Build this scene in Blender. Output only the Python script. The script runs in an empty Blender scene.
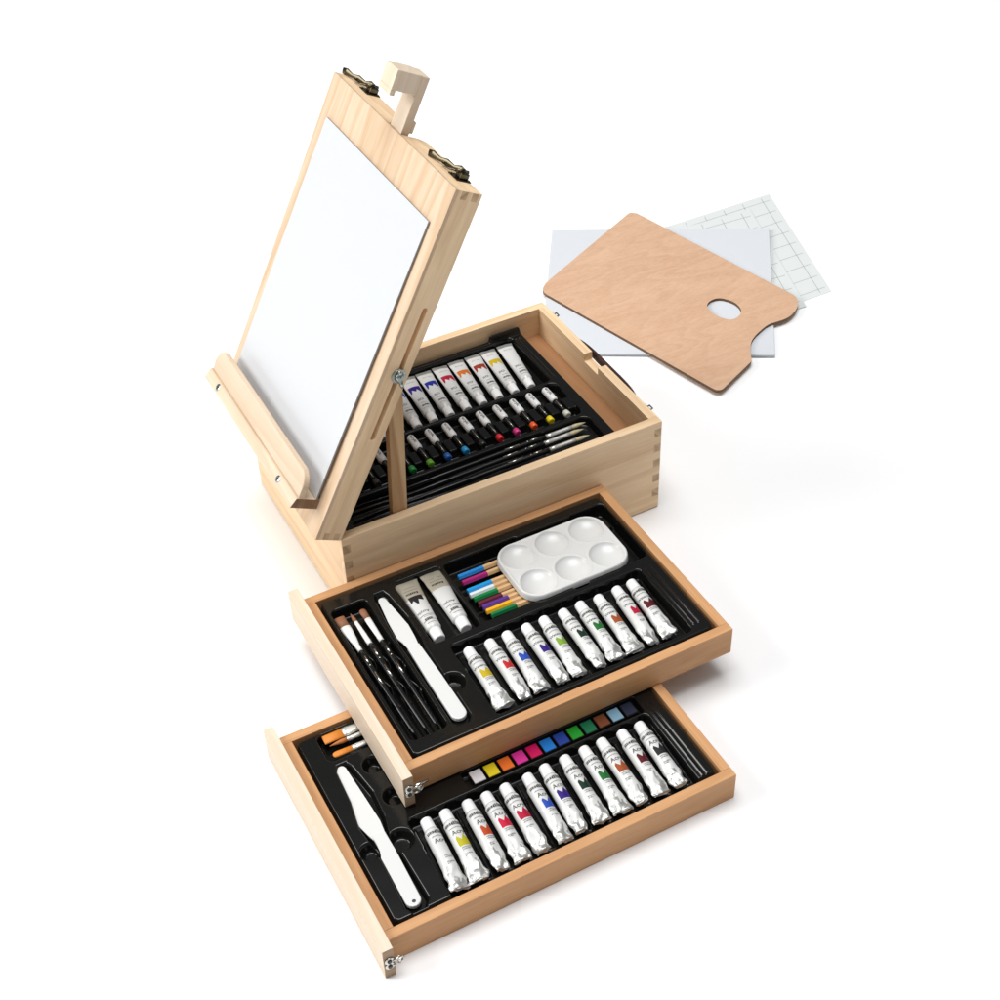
import bpy, bmesh, math, random
import numpy as np
from mathutils import Vector, Matrix
random.seed(7)
S = 0.01                      # everything is laid out in centimetres and turned into metres at the end
scene = bpy.context.scene
COL = scene.collection
PI = math.pi

# ------------------------------------------------------------------ measured layout (cm)
LX, LY, H = 36.0, 25.24, 11.83          # art box
DX, DY, DZ = 33.5, 23.6, 3.152          # drawers
UX, UY, UZ = -4.68, -23.70, 3.22        # upper drawer corner
LWX, LWY, LWZ = -12.42, -35.80, 0.0     # lower drawer corner
TH = 1.0955                             # lid opening angle
LL, LT = 36.32, 2.79                    # lid length, thickness
PT, PE, PZ = 0.98, 1.135, 0.58          # drawer front panel
W = 0.94                                # wall thickness

# ------------------------------------------------------------------ materials
MATS = {}
def newmat(name):
    m = bpy.data.materials.new(name); m.use_nodes = True
    MATS[name] = m
    nt = m.node_tree
    return m, nt, nt.nodes['Principled BSDF']
def srgb(r, g, b):
    f = lambda c: (c/255/12.92) if c/255 <= .04045 else ((c/255+.055)/1.055)**2.4
    return (f(r), f(g), f(b), 1)
def plain(name, col, rough=.5, metal=0, spec=.5, bump=0, bscale=400, coat=0, var=0, bdist=.0004):
    m, nt, b = newmat(name)
    b.inputs['Base Color'].default_value = col
    b.inputs['Roughness'].default_value = rough
    b.inputs['Metallic'].default_value = metal
    b.inputs['Specular IOR Level'].default_value = spec
    b.inputs['Coat Weight'].default_value = coat
    tc = nt.nodes.new('ShaderNodeTexCoord')
    n = nt.nodes.new('ShaderNodeTexNoise'); n.inputs['Scale'].default_value = bscale; n.inputs['Detail'].default_value = 4
    nt.links.new(tc.outputs['Object'], n.inputs['Vector'])
    if bump:
        bp = nt.nodes.new('ShaderNodeBump'); bp.inputs['Strength'].default_value = bump; bp.inputs['Distance'].default_value = bdist
        nt.links.new(n.outputs['Fac'], bp.inputs['Height']); nt.links.new(bp.outputs['Normal'], b.inputs['Normal'])
    if var:
        mx = nt.nodes.new('ShaderNodeMix'); mx.data_type = 'RGBA'
        mx.inputs[6].default_value = col
        mx.inputs[7].default_value = (col[0]*(1-var), col[1]*(1-var), col[2]*(1-var), 1)
        nt.links.new(n.outputs['Fac'], mx.inputs[0]); nt.links.new(mx.outputs[2], b.inputs['Base Color'])
    return m
def wood(name, c1, c2, axis, rough=.5, streak=1.0, off=0.0, rings=.35, fine=1.0):
    """grain runs along the given local axis; object coordinates in metres"""
    m, nt, b = newmat(name)
    N = nt.nodes.new; L = nt.links.new
    tc = N('ShaderNodeTexCoord'); mp = N('ShaderNodeMapping')
    sc = [1, 1, 1]; sc[axis] = .06
    mp.inputs['Scale'].default_value = sc
    mp.inputs['Location'].default_value = (off, off*1.7, off*.6)
    L(tc.outputs['Object'], mp.inputs['Vector'])
    # slow warp
    w = N('ShaderNodeTexNoise'); w.inputs['Scale'].default_value = 16; w.inputs['Detail'].default_value = 2
    L(mp.outputs['Vector'], w.inputs['Vector'])
    # growth bands
    a = N('ShaderNodeMath'); a.operation = 'MULTIPLY'; a.inputs[1].default_value = 9.0
    L(w.outputs['Fac'], a.inputs[0])
    sn = N('ShaderNodeMath'); sn.operation = 'FRACT'; L(a.outputs[0], sn.inputs[0])
    r1 = N('ShaderNodeValToRGB'); r1.color_ramp.elements[0].position = 0; r1.color_ramp.elements[0].color = (0, 0, 0, 1)
    r1.color_ramp.elements[1].position = .8; r1.color_ramp.elements[1].color = (1, 1, 1, 1)
    e = r1.color_ramp.elements.new(1.0); e.color = (0, 0, 0, 1)
    L(sn.outputs[0], r1.inputs['Fac'])
    # fine fibres
    f = N('ShaderNodeTexNoise'); f.inputs['Scale'].default_value = 420*fine; f.inputs['Detail'].default_value = 5; f.inputs['Roughness'].default_value = .65
    L(mp.outputs['Vector'], f.inputs['Vector'])
    # broad tone patches
    g = N('ShaderNodeTexNoise'); g.inputs['Scale'].default_value = 22; g.inputs['Detail'].default_value = 3
    L(mp.outputs['Vector'], g.inputs['Vector'])
    s1 = N('ShaderNodeMath'); s1.operation = 'MULTIPLY'; s1.inputs[1].default_value = rings; L(r1.outputs['Color'], s1.inputs[0])
    s2 = N('ShaderNodeMath'); s2.operation = 'MULTIPLY_ADD'; s2.inputs[1].default_value = .7*streak; L(f.outputs['Fac'], s2.inputs[0]); L(s1.outputs[0], s2.inputs[2])
    s3 = N('ShaderNodeMath'); s3.operation = 'MULTIPLY_ADD'; s3.inputs[1].default_value = .6; L(g.outputs['Fac'], s3.inputs[0]); L(s2.outputs[0], s3.inputs[2])
    s4 = N('ShaderNodeMath'); s4.operation = 'SUBTRACT'; s4.inputs[1].default_value = .34*streak+.16; s4.use_clamp = True; L(s3.outputs[0], s4.inputs[0])
    mx = N('ShaderNodeMix'); mx.data_type = 'RGBA'; mx.inputs[6].default_value = c1; mx.inputs[7].default_value = c2
    L(s4.outputs[0], mx.inputs[0]); L(mx.outputs[2], b.inputs['Base Color'])
    bp = N('ShaderNodeBump'); bp.inputs['Strength'].default_value = .18; bp.inputs['Distance'].default_value = .0003
    L(f.outputs['Fac'], bp.inputs['Height']); L(bp.outputs['Normal'], b.inputs['Normal'])
    b.inputs['Roughness'].default_value = rough
    b.inputs['Specular IOR Level'].default_value = .3
    return m
PINE1, PINE2 = (.87, .65, .42, 1), (.64, .42, .225, 1)
BEE1, BEE2 = (.59, .325, .15, 1), (.40, .185, .075, 1)
for ax, nm in enumerate('XYZ'):
    wood('pine'+nm, PINE1, PINE2, ax, off=.13*ax+.05, rings=.42, streak=1.5)
    wood('beech'+nm, BEE1, BEE2, ax, off=.31*ax+.02, rings=.3, streak=1.6)
    wood('pale'+nm, (.73, .615, .485, 1), (.62, .48, .345, 1), ax, off=.21*ax+.4, rings=.4)
wood('face_ply', (.69, .525, .375, 1), (.52, .35, .205, 1), 0, off=.7, rings=.6, streak=1.4)
wood('palette_ply', (.64, .42, .28, 1), (.46, .26, .15, 1), 0, off=.9, rings=.22, streak=1.5, rough=.45)
wood('leg_wood', (.62, .42, .235, 1), (.36, .19, .08, 1), 2, off=.55, rings=.75)
wood('deck_ply', (.38, .195, .09, 1), (.22, .10, .04, 1), 1, off=.35, rings=.5)
wood('pencil_wood', (.66, .43, .22, 1), (.5, .3, .14, 1), 0, off=.1, rings=.2)
wood('ledge_wood', (.69, .56, .42, 1), (.56, .41, .275, 1), 1, off=.62, rings=.5)
wood('panel_end', (.42, .29, .18, 1), (.26, .16, .09, 1), 1, off=.3, rings=.5)
wood('end_grain', (.42, .28, .175, 1), (.18, .10, .055, 1), 0, off=.5, rings=.8, fine=1.4)
wood('joint_grain', (.66, .47, .29, 1), (.40, .25, .135, 1), 1, off=.2, rings=.8, fine=1.4)
plain('ply_edge', (.17, .095, .05, 1), .7, var=.5, bscale=800)
plain('black_plastic', (.0055, .0055, .005, 1), .15, spec=.42, bump=.05, bscale=900)
plain('white_plastic', (.65, .65, .635, 1), .28, spec=.5, bump=.05, bscale=200)
plain('white_board', (.575, .588, .605, 1), .35, spec=.4)
plain('canvas', (.60, .622, .65, 1), .75, spec=.15, bump=.5, bscale=2500)
plain('canvas_edge', (.45, .48, .52, 1), .8)
plain('paper', (.63, .655, .64, 1), .7, spec=.2, bump=.2, bscale=300)
plain('grid_ink', (.38, .41, .41, 1), .7)
plain('tube_white', (.60, .60, .585, 1), .30, spec=.7, bump=.35, bscale=130, bdist=.0012)
plain('cap_white', (.80, .80, .79, 1), .35, spec=.5)
plain('foil', (.46, .46, .44, 1), .34, metal=.62, bump=.5, bscale=190, bdist=.0016)
plain('champagne', (.50, .47, .38, 1), .3, metal=.4, bump=.2, bscale=200)
plain('ink', (.035, .035, .035, 1), .45)
plain('ink_soft', (.16, .16, .16, 1), .5)
plain('cream_label', (.66, .63, .52, 1), .4)
plain('chrome', (.62, .61, .57, 1), .22, metal=1, bump=.1, bscale=300)
plain('zinc', (.34, .38, .36, 1), .3, metal=1, bump=.3, bscale=500)
plain('board_edge', (.25, .24, .23, 1), .6)  # dark grey puts the shade of the board's unlit sides into the colour
plain('bronze', (.10, .085, .055, 1), .28, metal=1, bump=.2, bscale=500)
plain('leather', (.035, .012, .009, 1), .5, bump=.5, bscale=900)
plain('rubber_dark', (.02, .02, .02, 1), .5)
plain('handle_black', (.006, .006, .006, 1), .22, spec=.4)
plain('ferrule', (.78, .78, .74, 1), .22, metal=.6)
plain('ferrule_white', (.84, .83, .78, 1), .3, metal=.1)
for nm, c in {'bristle_brown': (.30, .12, .05, 1), 'bristle_orange': (.80, .27, .03, 1), 'bristle_rust': (.50, .17, .035, 1), 'bristle_cream': (.62, .56, .34, 1)}.items():
    plain(nm, c, .55, bump=.6, bscale=1500, var=.4)
# studio surface: matt white
plain('studio_white', (.90, .90, .90, 1), .9, spec=.05)

# ------------------------------------------------------------------ mesh helpers (cm)
def link(o, parent=None):
    COL.objects.link(o)
    if parent: o.parent = parent
    return o
def bm_obj(name, bm, mats, parent=None, smooth=False):
    me = bpy.data.meshes.new(name); bm.normal_update(); bm.to_mesh(me); bm.free()
    for m in ([mats] if isinstance(mats, str) else mats): me.materials.append(MATS[m])
    if smooth:
        for p in me.polygons: p.use_smooth = True
    return link(bpy.data.objects.new(name, me), parent)
def thing(name, label, cat, loc=(0, 0, 0), rz=0, group=None):
    o = bpy.data.objects.new(name, None); o.location = loc; o.rotation_euler = (0, 0, rz)
    o.empty_display_size = 1; link(o)
    o['label'] = label; o['category'] = cat
    if group: o['group'] = group
    return o
def tag(o, label, cat, group=None):
    o['label'] = label; o['category'] = cat
    if group: o['group'] = group
    return o
def box(bm, x0, x1, y0, y1, z0, z1, bev=.05, mi=0, seg=2):
    r = bmesh.ops.create_cube(bm, size=1)
    vs = r['verts']
    for v in vs:
        v.co = Vector(((x0+x1)/2+v.co.x*(x1-x0), (y0+y1)/2+v.co.y*(y1-y0), (z0+z1)/2+v.co.z*(z1-z0)))
    fs = set(f for v in vs for f in v.link_faces)
    for f in fs: f.material_index = mi
    if bev:
        es = list(set(e for v in vs for e in v.link_edges))
        rr = bmesh.ops.bevel(bm, geom=es, offset=bev, segments=seg, affect='EDGES', profile=.5, material=mi)
def prism(bm, pts, z0, z1, bev=0, mi=0, side_mi=None, seg=2):
    """pts in xy, extruded in z"""
    a = sum(pts[i][0]*pts[(i+1) % len(pts)][1]-pts[(i+1) % len(pts)][0]*pts[i][1] for i in range(len(pts)))
    if a < 0: pts = pts[::-1]
    lo = [bm.verts.new((x, y, z0)) for x, y in pts]; hi = [bm.verts.new((x, y, z1)) for x, y in pts]
    n = len(pts)
    ft = bm.faces.new(hi); fb = bm.faces.new(lo[::-1]); ft.material_index = fb.material_index = mi
    for i in range(n):
        f = bm.faces.new((lo[i], lo[(i+1) % n], hi[(i+1) % n], hi[i])); f.material_index = mi if side_mi is None else side_mi
    if bev:
        es = [e for e in ft.edges]
        bmesh.ops.bevel(bm, geom=es, offset=bev, segments=seg, affect='EDGES', profile=.5, clamp_overlap=True)
def tube(bm, pts, rad, n=10, mi=0, cap=True, flat=None):
    """swept circle, rad scalar or list; flat=(a,b) scale of section"""
    P = [Vector(p) for p in pts]; R = rad if isinstance(rad, (list, tuple)) else [rad]*len(P)
    rings = []
    up = Vector((0, 0, 1))
    t0 = (P[1]-P[0]).normalized()
    side = t0.cross(up)
    if side.length < .1: side = t0.cross(Vector((0, 1, 0)))
    side.normalize()
    for i, p in enumerate(P):
        t = (P[min(i+1, len(P)-1)]-P[max(i-1, 0)]).normalized()
        side = (side-t*side.dot(t)).normalized(); u = side.cross(t).normalized()
        fa, fb = (1, 1) if flat is None else (flat[i] if isinstance(flat, list) else flat)
        rings.append([bm.verts.new(p+side*math.cos(2*PI*k/n)*R[i]*fa+u*math.sin(2*PI*k/n)*R[i]*fb) for k in range(n)])
    for i in range(len(P)-1):
        for k in range(n):
            f = bm.faces.new((rings[i][k], rings[i][(k+1) % n], rings[i+1][(k+1) % n], rings[i+1][k])); f.material_index = mi; f.smooth = True
    if cap:
        f = bm.faces.new(rings[0][::-1]); f.material_index = mi
        f = bm.faces.new(rings[-1]); f.material_index = mi
    return rings
def fixn(bm): bmesh.ops.recalc_face_normals(bm, faces=bm.faces); bm.normal_update()
def rrect(x0, x1, y0, y1, r, n=6):
    out = []
    for cx, cy, a0 in ((x1-r, y1-r, 0), (x0+r, y1-r, PI/2), (x0+r, y0+r, PI), (x1-r, y0+r, 1.5*PI)):
        out += [(cx+r*math.cos(a0+PI/2*k/n), cy+r*math.sin(a0+PI/2*k/n)) for k in range(n+1)]
    return out
def dome(bm, c, r, axis, h, mi=0, n=12):
    """short lathe: disc with rounded edge, axis vector"""
    a = Vector(axis).normalized()
    pts = [Vector(c)+a*t for t in (0, h*.7, h*.93, h)]
    tube(bm, pts, [r, r, r*.86, r*.5], n, mi)

# ------------------------------------------------------------------ studio surface
bm = bmesh.new()
for x in (-600, 1400): pass
vs = [bm.verts.new(p) for p in ((-900, -700, 0), (1300, -700, 0), (1300, 1500, 0), (-900, 1500, 0))]
bm.faces.new(vs)
g = bm_obj('ground', bm, 'studio_white'); g['kind'] = 'structure'

# ------------------------------------------------------------------ art box
ab = thing('art_box', 'pale wooden artist box with its lid propped open as a tilted easel', 'art box')
def onebox(name, dims, mat, parent, bev=.05):
    b = bmesh.new(); box(b, *dims, bev=bev); return bm_obj(name, b, mat, parent)
WT = 1.0
# near and far walls with finger joints
for y0, y1, outy in ((0, WT, -1), (LY-WT, LY, 1)):
    b = bmesh.new(); box(b, 0, LX, y0, y1, 0.12, H, bev=.04)
    w = bm_obj('wall', b, 'pineX', ab)
    for xx, lo in ((0.0, False), (LX-.92, True)):
        for k in range(5):
            z0 = H-1.35-k*2.05
            dep = .006
            ya, yb = (y0-dep, y0+.1) if outy < 0 else (y1-.1, y1+dep)
            b = bmesh.new(); box(b, xx+.06, xx+.86, ya, yb, z0-.5, z0+.5, bev=0)
            bm_obj('finger_joint', b, 'joint_grain', w)
b = bmesh.new(); box(b, 0, WT, WT+.002, LY-WT-.002, 0.12, H, bev=.04); lw = bm_obj('wall', b, 'pineY', ab)
# right wall with the hand notch
b = bmesh.new()
box(b, LX-WT, LX, WT+.002, LY-WT-.002, .12, H-.95, bev=0)
box(b, LX-WT, LX, WT+.002, 11.2, H-.95, H, bev=0)
box(b, LX-WT, LX, 14.1, LY-WT-.002, H-.95, H, bev=0)
rw = bm_obj('wall', b, 'pineY', ab)

onebox('deck', (WT+.005, LX-WT-.005, WT+.005, LY-WT-.005, 7.9, 8.3), 'deck_ply', ab, 0)
onebox('bottom_board', (.1, LX-.1, .1, LY-.1, .0, .11), 'ply_edge', ab, 0)
# hinges on the left wall, under the lid
for y in (3.2, LY-3.2):
    b = bmesh.new(); box(b, -.09, -.003, y-1.3, y+1.3, H-1.1, H-.15, bev=.02)
    tube(b, [(-.12, y-1.3, H-.08), (-.12, y+1.3, H-.08)], .11)
    bm_obj('hinge', b, 'bronze', ab)
# carrying handle outside the right wall
b = bmesh.new()
pth = []
for k in range(25):
    t = k/24; y = 5.4+12.2*t
    out = .42*(1-abs(2*t-1)**5)
    pth.append((36.16+out, y, H-.9-.1*math.sin(PI*t)))
tube(b, pth, [.5+.1*math.sin(PI*k/24) for k in range(25)], 12, flat=(.45, 1.0))
hd = bm_obj('handle', b, 'leather', ab, True)
for y in (5.4, 17.6):
    b = bmesh.new(); box(b, LX+.003, LX+.14, y-.7, y+.7, H-1.9, H-.5, bev=.04)
    tube(b, [(LX+.1, y, H-1.2), (LX+.55, y, H-1.2)], .2)
    bm_obj('handle_mount', b, 'chrome', hd)
# catch plates for the lid latches
for y in (2.9, 22.6):
    b = bmesh.new()
    box(b, LX+.003, LX+.12, y-.55, y+.55, H-.95, H-.1, bev=.03)
    tube(b, [(LX+.12, y-.3, H-.45), (LX+.5, y-.3, H-.3), (LX+.5, y+.3, H-.3), (LX+.12, y+.3, H-.45)], .09, 8)
    dome(b, (LX+.12, y, H-.75), .12, (1, 0, 0), .08)
    bm_obj('catch', b, 'bronze', ab)
# easel legs: from the slot in the lid down to the box walls
kx, kz = 18.25*math.cos(TH)-1.0*math.sin(TH), H+18.25*math.sin(TH)+1.0*math.cos(TH)
for y0, y1 in ((1.05, 1.9), (LY-1.9, LY-1.05)):
    b = bmesh.new()
    # slightly leaning bar with rounded top; drawn in x/z then turned
    pts = []
    zb = 10.02
    xb = 6.62
    hw = .78
    pts += [(xb-hw, zb), (xb+hw, zb)]
    for k in range(9):
        a = PI*k/8; pts.append((kx+hw*math.cos(a), kz+hw*math.sin(a)))
    prism(b, pts, 0, y1-y0, bev=.06)
    for v in b.verts: v.co = Vector((v.co.x, y1-v.co.z, v.co.y))
    fixn(b)
    bm_obj('easel_leg', b, 'leg_wood', ab)

LYL = 25.7
# ------------------------------------------------------------------ lid (local: x = up the lid, y = width, z = outward)
b = bmesh.new()
FP = .32
box(b, 0, LL, 0, LYL, LT-FP, LT, bev=.03)
lid = bm_obj('lid', b, 'face_ply', ab)
lid.location = (0, 0, H); lid.rotation_euler = (0, -TH, 0)
za, zb = .02, LT-FP-.015
s0, s1, sa, sb = 11.3, 25.2, .78, 1.3
for y0, y1 in ((0.01, 1.0), (LYL-1.0, LYL-.01)):
    b = bmesh.new()
    for d in ((0.01, s0, za, zb), (s1, LL-.01, za, zb), (s0, s1, za, sa), (s0, s1, sb, zb)):
        box(b, d[0], d[1], y0, y1, d[2], d[3], bev=0)
    # rounded slot ends
    for sx, sg in ((s0, 1), (s1, -1)):
        for zc, zs in ((sa, 1), (sb, -1)):
            pts = [(sx, zc)]+[(sx+sg*(.26-.26*math.cos(PI/2*k/5)), zc+zs*(.26-.26*math.sin(PI/2*k/5))) for k in range(6)]
            bb = bmesh.new(); prism(bb, pts, y0, y1)
            for v in bb.verts: v.co = Vector((v.co.x, v.co.z, v.co.y))
            fixn(bb)
            me = bpy.data.meshes.new('t'); bb.to_mesh(me); bb.free(); b.from_mesh(me); bpy.data.meshes.remove(me)
    bmesh.ops.remove_doubles(b, verts=b.verts, dist=.0005)
    bm_obj('side_rail', b, 'pineX', lid)
b = bmesh.new()
box(b, .01, 1.0, 1.003, LYL-1.003, za, zb, bev=0)
bm_obj('end_rail', b, 'pineY', lid)
b = bmesh.new()
# top rail with the notch the mast slides through
def notchpts():
    o = [(1.003, za), (10.2, za)]
    o += [(10.2+1.1*math.sin(PI/2*k/6), za+.0+ (1-math.cos(PI/2*k/6))*1.1) for k in range(1, 7)]
    o += [(11.3, zb), (1.003, zb)]
    return o
def notch2():
    o = [(LYL-1.003, za), (LYL-1.003, zb), (14.0, zb), (14.2, 1.9)]
    o += [(14.3+2.0*k/6, 1.75-1.3*(k/6)**.8) for k in range(1, 6)]
    o += [(16.9, za)]
    return o
for pts in (notchpts(), notch2()):
    bb = bmesh.new(); prism(bb, [(y, z) for y, z in pts], 0, 1)
    for v in bb.verts: v.co = Vector((LL-1.0+v.co.z*.99, v.co.x, v.co.y))
    fixn(bb); me = bpy.data.meshes.new('t'); bb.to_mesh(me); bb.free(); b.from_mesh(me); bpy.data.meshes.remove(me)
bm_obj('end_rail', b, 'pineY', lid)
# corner joint marks on the side rail (end grain of the top and bottom rails)
for xa in (.06, LL-.80):
    for zc in (.65, 1.75):
        b = bmesh.new(); box(b, xa, xa+.74, .004, .05, zc-.3, zc+.3, bev=0)
        bm_obj('finger_joint', b, 'joint_grain', lid)
# mast with clamp head
b = bmesh.new()
box(b, 14, 41.75, 11.5, 13.7, 1.62, 2.44, bev=.05)
box(b, 39.95, 41.8, 11.45, 13.75, 2.445, 5.0, bev=.05)
box(b, 39.45, 39.945, 11.45, 13.75, 4.5, 5.0, bev=.03)
box(b, 36.5, 37.6, 11.52, 11.9, 1.30, 1.615, bev=.03)
bm_obj('mast', b, 'paleX', lid)
# ledge: base plank + lip
b = bmesh.new()
pl = [(2.35, LT+.003), (3.4, LT+.003), (3.4, 5.28), (2.35, 5.62)]
prism(b, pl, 0, 23.5, bev=.05)
for v in b.verts: v.co = Vector((v.co.x, 1.7+v.co.z, v.co.y))
fixn(b)
for f in b.faces:
    if f.calc_center_median().y < 1.72: f.material_index = 1
lg = bm_obj('ledge', b, ['ledge_wood', 'end_grain'], lid)
b = bmesh.new()
r = 1.5
pts = [(3.405, 1.75), (3.405, 25.1)]+[(6.0-r+r*math.sin(PI/2*k/8)*1, 25.1-r+r*math.cos(PI/2*k/8)) for k in range(9)]+[(6.0-r+r*math.cos(PI/2*k/8), 1.75+r-r*math.sin(PI/2*k/8)) for k in range(9)]
prism(b, pts, 4.5, 5.08, bev=.12, seg=3)
fixn(b)
bm_obj('ledge_lip', b, 'ledge_wood', lid)
for y, x in ((5.6, 2.95), (22.1, 2.95)):
    b = bmesh.new(); dome(b, (x-.05, y, 5.40), .40, (.31, 0, .95), .12, n=16)
    dome(b, (x-.02, y, 5.5), .16, (.31, 0, .95), .04, mi=1, n=6)
    bm_obj('screw', b, ['chrome', 'rubber_dark'], lid, True)
# wing knobs in the slots
for yy, sg in ((0, -1), (LYL, 1)):
    b = bmesh.new()
    tube(b, [(18.25, yy+sg*.01, 1.04), (18.25, yy+sg*.16, 1.04)], .72, 20)
    tube(b, [(18.25, yy+sg*.16, 1.04), (18.25, yy+sg*.3, 1.04), (18.25, yy+sg*.62, 1.04)], [.5, .38, .34], 16)
    for a in (.5, .5+PI):
        c, s = math.cos(a), math.sin(a)
        tube(b, [(18.25+c*.25, yy+sg*.42, 1.04+s*.25), (18.25+c*.7, yy+sg*.5, 1.04+s*.7), (18.25+c*.98, yy+sg*.56, 1.04+s*.98)], [.3, .36, .22], 10, flat=(.9, .5))
    bm_obj('wing_knob', b, 'zinc', lid)
# latches on the top rail
for yb_ in (2.9, 21.6):
    b = bmesh.new(); x = LL
    box(b, x+.0, x+.09, yb_-.7, yb_+1.0, .0, 1.5, bev=.03)              # base plate
    box(b, x+.09, x+.6, yb_-.35, yb_+.5, .15, 1.05, bev=.08)            # hinge block
    tube(b, [(x+.55, yb_+.3, -.0), (x+.55, yb_+.3, 1.2)], .2, 10)       # barrel
    pr = [(x+.55, yb_, .55), (x+.6, yb_+.6, .65), (x+.46, yb_+1.3, .9), (x+.5, yb_+2.1, 1.18), (x+.36, yb_+2.9, 1.45), (x+.4, yb_+3.7, 1.72), (x+.3, yb_+4.2, 1.9)]
    tube(b, pr, [.34, .36, .2, .3, .2, .34, .3], 12, flat=(1.0, .3))  # lever
    for zz in (.15, 1.15):
        tube(b, [(x+.5, yb_+.4, zz), (x+.3, yb_+1.3, zz+.2), (x+.35, yb_+2.2, zz+.4)], .09, 8)
    tube(b, [(x+.35, yb_+2.2, .55), (x+.4, yb_+2.4, 1.05), (x+.35, yb_+2.2, 1.55)], .09, 8)
    dome(b, (x+.09, yb_-.5, .2), .13, (1, 0, 0), .07); dome(b, (x+.09, yb_+.8, 1.3), .13, (1, 0, 0), .07)
    fixn(b)
    bm_obj('latch', b, 'bronze', lid)
# whiteboard standing on the ledge
wb = bmesh.new()
prism(wb, [(0, 0), (29.0, 0), (29.0, 22.25), (0, 22.25)], 0, .18, bev=.03)
for f in wb.faces:
    if abs(f.normal.z) < .5: f.material_index = 1
wbo = bm_obj('whiteboard', wb, ['white_board', 'board_edge'])
tag(wbo, 'blank white drawing board standing on the easel ledge against the open lid', 'whiteboard')
R = Matrix.Translation((0, 0, H)) @ Matrix.Rotation(-TH, 4, 'Y')
M = R @ Matrix.Translation((3.44, 1.68, LT+.30)) @ Matrix.Rotation(.0085, 4, 'Y')
wbo.matrix_world = M

# ------------------------------------------------------------------ moulded tray heightfields
def sd_rr(X, Y, x0, x1, y0, y1, r):
    qx = abs(X-(x0+x1)/2)-(x1-x0)/2+r; qy = abs(Y-(y0+y1)/2)-(y1-y0)/2+r
    return np.sqrt(np.maximum(qx, 0)**2+np.maximum(qy, 0)**2)+np.minimum(np.maximum(qx, qy), 0)-r
def sd_c(X, Y, cx, cy, r): return np.hypot(X-cx, Y-cy)-r
def sd_line(X, Y, path, along='y'):
    """|across - centre(along)| - halfwidth(along), clipped to the ends"""
    A, B = (Y, X) if along == 'y' else (X, Y)
    p = sorted(path); a = [q[0] for q in p]; c = [q[1] for q in p]; w = [q[2] for q in p]
    d = abs(B-np.interp(A, a, c))-np.interp(A, a, w)
    return np.maximum(d, np.maximum(a[0]-A, A-a[-1]))
def step(sd, w=.22):
    t = np.clip((-sd+w*.45)/w, 0, 1); return t*t*(3-2*t)
def heightfield(name, x0, x1, y0, y1, res, fn, mat, parent=None, sdf=None):
    nx = int((x1-x0)/res)+1; ny = int((y1-y0)/res)+1
    X, Y = np.meshgrid(np.linspace(x0, x1, nx), np.linspace(y0, y1, ny))
    Z, keep = fn(X, Y)
    idx = -np.ones(X.shape, int); idx[keep] = np.arange(keep.sum())
    if sdf is not None:                                    # pull the border vertices onto the true outline
        e = 1e-3; sd = sdf(X, Y); gx = (sdf(X+e, Y)-sd)/e; gy = (sdf(X, Y+e)-sd)/e
        m = keep & (sd > 0); X = np.where(m, X-sd*gx, X); Y = np.where(m, Y-sd*gy, Y)
    co = np.stack([X[keep], Y[keep], Z[keep]], 1)
    a, b_, c, d = idx[:-1, :-1], idx[:-1, 1:], idx[1:, 1:], idx[1:, :-1]
    ok = (a >= 0) & (b_ >= 0) & (c >= 0) & (d >= 0)
    F = np.stack([a[ok], b_[ok], c[ok], d[ok]], 1)
    me = bpy.data.meshes.new(name)
    me.vertices.add(len(co)); me.vertices.foreach_set('co', co.astype(np.float32).ravel())
    me.loops.add(F.size); me.loops.foreach_set('vertex_index', F.astype(np.int32).ravel())
    me.polygons.add(len(F)); me.polygons.foreach_set('loop_start', np.arange(0, F.size, 4, dtype=np.int32))
    me.polygons.foreach_set('use_smooth', np.ones(len(F), bool))
    me.update(calc_edges=True); me.validate()
    me.materials.append(MATS[mat])
    return link(bpy.data.objects.new(name, me), parent)
def outline(Z, sd, drop=1.4):
    t = np.clip((sd+.35)/.4, 0, 1)
    return Z-drop*(t**2.2), sd < .06
def nz(X, Y, a=.006): return a*np.sin(X*1.3+Y*.7)*np.cos(Y*1.1-X*.4)

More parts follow.
